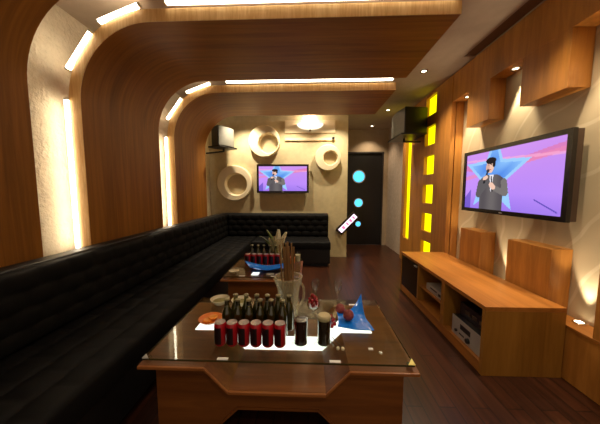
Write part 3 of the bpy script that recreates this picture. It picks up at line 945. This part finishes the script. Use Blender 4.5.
for k, (p0, p1, lb) in enumerate((((0.105, 1.275), (0.148, 1.178), 'thin stirrer with a round end lying on the front table, left of two'),
                                  ((0.130, 1.280), (0.172, 1.175), 'thin stirrer with a round end lying on the front table, right of two'))):
    t = thing('stirrer', lb, 'stirrer', (p1[0], p1[1], GZ+0.0095))
    MB().tube((0, 0, 0), (p0[0]-p1[0], p0[1]-p1[1], -0.006), 0.002, 8).build('rod', M['glass_edge'], t)
    MB().ball((0, 0, 0), 0.0092, 14, 9).build('knob', M['napkin'], t, True)
o = MB().box(-0.011, 0.011, -0.007, 0.007, 0, 0.004).build('sugar_packet', M['paper'], None, loc=(0.315, 1.19, GZ+0.0003))  # white chip added to imitate a reflection on the glass
tag(o, 'tiny white packet near the right front corner of the front table', 'packet')
o = MB().box(-0.07, 0.0, -0.03, 0.03, 0, 0.004).build('menu_card', M['grey'], None, loc=(-0.335, 2.285, GZ+0.0003))
tag(o, 'small grey card at the front edge of the farther table', 'card')

def tumbler(label, loc, mat, napk):
    t = thing('tumbler', label, 'glass', loc)
    MB().lathe([(0.026, 0), (0.030, 0.004), (0.034, 0.11), (0.0325, 0.11), (0.0285, 0.008)], n=24).build('glass_body', M['glass'], t, True)
    MB().lathe([(0.0275, 0.009), (0.031, 0.08)], n=20).build('drink', M[mat], t, True)
    return t
tumbler('tumbler of red drink left of the farther pitcher', (-0.70, 2.70, GZ+0.0003), 'red_drink', 0)
tumbler('tumbler of orange drink at the right side of the farther table', (-0.18, 2.62, GZ+0.0003), 'orange', 0)
tumbler('tumbler of red drink behind the orange one on the farther table', (-0.21, 2.74, GZ+0.0003), 'red_drink', 0)
tumbler('tumbler of pale drink at the right end of the cans on the farther table', (-0.255, 2.555, GZ+0.0003), 'foam', 0)
tumbler('tumbler of pale drink at the back right corner of the farther table', (-0.125, 2.72, GZ+0.0003), 'napkin', 0)
# folded pale napkins and leaves standing in the farther pitcher
for k, (a, L_, w_, mt, lb) in enumerate(((-0.75, 0.32, 0.035, 'leaf', 'green leaf leaning left out of the farther pitcher'),
                                         (-0.4, 0.35, 0.035, 'leaf', 'upright green leaf in the farther pitcher'),
                                         (0.05, 0.34, 0.06, 'napkin', 'pale folded napkin standing upright in the farther pitcher'),
                                         (0.35, 0.32, 0.05, 'napkin', 'pale folded napkin leaning right out of the farther pitcher'))):
    m = MB(); vs = []; n = 10
    for i in range(n+1):
        s_ = i/n; hw = w_*(0.25+sin(pi*min(1, s_*0.9+0.05)))*0.5
        bend = a*s_*0.8
        x, z = L_*s_*sin(bend), L_*s_*cos(bend)
        vs += [(x-hw, 0.006*sin(s_*8), z), (x, -0.014, z+0.006), (x+hw, 0.006*cos(s_*7), z)]
    fs = []
    for i in range(n):
        for j in range(2):
            fs.append((3*i+j, 3*i+j+1, 3*i+4+j, 3*i+3+j))
    o = m.add(vs, fs).build('leaf' if mt == 'leaf' else 'napkin', M[mt], None, True, loc=(-0.385+0.012*k, 2.77+0.008*(k-1.5), GZ+0.02))
    sd = o.modifiers.new('thick', 'SOLIDIFY'); sd.thickness = 0.003
    tag(o, lb, 'leaf' if mt == 'leaf' else 'napkin')

# ------------------------------------------------------------------ far wall decoration
def ring(label, c, r, hc, hr, dep=0.11):
    t = thing('plaster_ring', label, 'wall ornament', (c[0], 4.6003, c[1]), group='cream plaster rings on the far wall')
    n = 48; m = MB(); vs = []
    hx, hz = hc[0]-c[0], hc[1]-c[1]
    loops = [(0, 0, r, 0.0), (0, 0, r, -dep+0.012), (0, 0, r-0.012, -dep), (hx, hz, hr+0.012, -dep), (hx, hz, hr, -dep+0.012), (hx, hz, hr*0.94, -0.012)]
    for x, z, rr, y in loops:
        vs += [(x+rr*cos(2*pi*k/n), y, z+rr*sin(2*pi*k/n)) for k in range(n)]
    fs = []
    for i in range(len(loops)-1):
        for k in range(n):
            fs.append((i*n+k, i*n+(k+1) % n, (i+1)*n+(k+1) % n, (i+1)*n+k))
    m.add(vs, fs).build('ring_body', M['ring'], t, True)
    MB().lathe([(hr*0.945, 0.0), (hr*0.945, -0.012)], (hx, 0, hz), 40, 'y').build('ring_back', M['far'], t)
    return t
ring('cream plaster ring above the left corner of the small television', (-0.815, 2.15), 0.285, (-0.74, 2.11), 0.175)
ring('largest cream plaster ring, left of the small television above the sofa', (-1.38, 1.395), 0.325, (-1.345, 1.37), 0.20)
ring('smallest cream plaster ring, right of the small television near the door', (0.34, 1.85), 0.235, (0.385, 1.845), 0.125)

sc_ = thing('wall_lamp', 'glowing bowl shaped wall lamp on a pale rectangular panel', 'lamp', (0.015, 4.598, 2.305))
MB().box(-0.46, 0.46, -0.02, 0.0, 0.0, 0.225).build('back_plate', M['ring'], sc_, bevel=0.004)
n = 24; vs = []; fs = []
rows = 8
for j in range(rows+1):
    f = j/rows
    rx = 0.24*sin(f*pi/2)**0.8 if j else 0.02; z = 0.06+0.10*(1-cos(f*pi/2))
    ry = rx*0.5
    for k in range(n+1):
        a = pi + pi*k/n
        vs.append((rx*cos(a), -0.02+ry*sin(a), z))
fs = [(j*(n+1)+k, j*(n+1)+k+1, (j+1)*(n+1)+k+1, (j+1)*(n+1)+k) for j in range(rows) for k in range(n)]
bw = MB().add(vs, fs).build('lamp_bowl', M['bowl'], sc_, True)
MB().ball((0, -0.03, 0.045), 0.018, 12, 8).build('finial', M['black'], sc_, True)
rl = thing('picture_rail', 'thin cream rail with a dark knob above the smallest plaster ring', 'rail', (0.015, 4.598, 2.17))
MB().box(-0.46, 0.46, -0.03, 0.0, 0.0, 0.045).build('rail_bar', M['ring'], rl, bevel=0.003)
MB().box(0.40, 0.445, -0.06, -0.03, 0.012, 0.055).build('knob', M['black'], rl, bevel=0.004)

sg = thing('lit_sign', 'small tilted sign with glowing pink and white face at the corner by the door', 'sign', (0.72, 4.56, 0.652))
sg.rotation_euler = (0, radians(-46), 0)
MB().box(-0.24, 0.24, -0.02, 0.039, -0.075, 0.075).build('sign_box', M['bezel'], sg, bevel=0.004)
fc = MB().box(-0.205, 0.205, -0.024, -0.0201, -0.045, 0.045).build('sign_face', M['sign_face'], sg)
for k, (a, b_) in enumerate(((-0.11, 0.05), (-0.01, 0.03), (0.075, 0.04), (0.15, 0.03))):
    MB().box(a-b_/2, a+b_/2, -0.0255, -0.0241, -0.03, 0.03).build('sign_mark', M['sign_pink'], fc)

# ------------------------------------------------------------------ loudspeakers
def speaker(label, loc, rz, W, D, Hh, taper, reach):
    """front grille faces local -y"""
    t = thing('loudspeaker', label, 'loudspeaker', loc, rz)
    poly = [(-W/2, 0), (W/2, 0), (W/2-taper, D), (-W/2+taper, D)]
    MB().prism(poly, 0, Hh, 'z').build('cabinet', M['black'], t, bevel=0.012)
    g = MB(); vs = []; n = 12
    for k in range(n+1):
        x = -W/2+0.012+(W-0.024)*k/n
        y = -0.035*(1-(2*k/n-1)**2)-0.002
        vs += [(x, y, 0.015), (x, y, Hh-0.015)]
    g.add(vs+[(v_[0], 0.0, v_[2]) for v_ in vs], [(2*k, 2*k+2, 2*k+3, 2*k+1) for k in range(n)] + [(2*k, 2*k+2, 2*(n+1)+2*k+2, 2*(n+1)+2*k) for k in range(n)] + [(2*k+1, 2*k+3, 2*(n+1)+2*k+3, 2*(n+1)+2*k+1) for k in range(n)])
    g.build('grille', M['grey'], t, True)
    MB().box(-W*0.54, W*0.54, -0.05, D*0.9, -0.022, -0.001).tube((0, D*0.3, -0.08), (0, D*0.3, 0), 0.015, 10).tube((0, D*0.3, -0.07), (0, D+reach, -0.07), 0.014, 10).build('bracket', M['black'], t)
    return t
speaker('loudspeaker with a lit grey grille mounted above the yellow lit panel', (1.35, 3.89, 2.07), radians(-90), 0.56, 0.34, 0.37, 0.05, 0.0102)
speaker('loudspeaker hanging in the far left corner beside the plaster rings', (-1.40, 4.20, 2.00), radians(62), 0.36, 0.26, 0.33, 0.08, 0.255)

# ------------------------------------------------------------------ lights (at the room's lamps, plus added soffit and world fill)
DL = [((1.312, 2.985, H), 'ceiling downlight nearest the camera, above the cabinet'),
      ((1.336, 4.344, H), 'ceiling downlight just left of the right loudspeaker'),
      ((1.327, 5.372, H), 'ceiling downlight in front of the black door'),
      ((-1.15, 4.14, H), 'ceiling downlight over the far left plaster ring'),
      ((-0.35, 4.14, H), 'ceiling downlight over the small television'),
      ((0.45, 4.14, H), 'ceiling downlight over the smallest plaster ring'),
      ((1.31, 1.55, H), 'ceiling downlight above the near end of the cabinet')]
PW = [40, 28, 20, 54, 38, 40, 30]
for (loc, lb), pw in zip(DL, PW):
    downlight(loc, lb)
    light('downlight_lamp', 'SPOT', (loc[0], loc[1], H-0.03), pw, PALE if loc[0] < 1 else WARM, 0.03, (loc[0], loc[1]+(0.5 if loc[0] < 1 else 0), 0), 110, 0.8)
for y, lb in ((2.92, 'downlight in the pelmet notch beside the yellow lit panel'), (2.28, 'downlight in the pelmet notch over the middle of the large television'), (1.57, 'downlight in the nearest pelmet notch')):
    downlight((1.78, y, 2.3055), lb, 0.03, 'pelmet downlights')
    light('notch_lamp', 'SPOT', (1.79, y, 2.285), 34, PALE, 0.015, (1.79, y, 0), 52, 0.6)
for y, lb in ((2.93, 'round uplight on the ledge beside the yellow lit panel'), (2.29, 'round uplight on the ledge between the two wall blocks'), (1.63, 'round chrome uplight on the ledge at the right of the cabinet')):
    t = thing('uplight', lb, 'uplight', (1.80, y, 0.3702), group='uplights on the ledge')
    MB().lathe([(0.034, 0), (0.034, 0.008), (0.026, 0.014), (0.024, 0.011)], n=24, cap1=False).build('rim', M['chrome'], t, True)
    MB().lathe([(0.024, 0.008), (0.022, 0.0105)], n=24).build('bulb', M['lamp'], t)
    light('uplight_lamp', 'SPOT', (1.795, y, 0.39), 16, PALE, 0.012, (1.825, y, 1.5), 46, 0.6)
light('bowl_lamp', 'POINT', (0.015, 4.50, 2.54), 5, WARM, 0.05)
# unseen fill downlights added above and behind the camera to brighten the near side
for loc, lb, pw in (((0.35, 0.55, ZI), 'soffit downlight above the camera, right', 12), ((-0.75, 0.55, ZI), 'soffit downlight above the camera, left', 8),
                    ((0.35, -0.5, ZI), 'soffit downlight near the rear wall', 12)):
    downlight(loc, lb, group='soffit downlights')
    light('soffit_lamp', 'SPOT', (loc[0], loc[1], loc[2]-0.03), pw, WARM, 0.05, (loc[0], loc[1]+0.5, 0), 130, 0.8)

w = bpy.data.worlds.new('World'); SC.world = w; w.use_nodes = True
w.node_tree.nodes['Background'].inputs['Color'].default_value = (1.0, 0.8, 0.6, 1)
w.node_tree.nodes['Background'].inputs['Strength'].default_value = 0.22

# ------------------------------------------------------------------ camera
cam = bpy.data.cameras.new('camera'); co = bpy.data.objects.new('camera', cam); COL.objects.link(co)
co.location = (0, 0, 1.25)
co.rotation_euler = (radians(90-4.9), 0, radians(2.1))
cam.sensor_width = 36; cam.lens = 245/600*36; cam.clip_start = 0.02
SC.camera = co
SC.view_settings.view_transform = 'Standard'
SC.view_settings.look = 'None'
SC.view_settings.exposure = 0.9
SC.view_settings.gamma = 1.0
SC.view_settings.use_curve_mapping = False
SC.cycles.use_denoising = True
SC.cycles.max_bounces = 10
SC.cycles.transparent_max_bounces = 24
SC.cycles.sample_clamp_indirect = 6.0
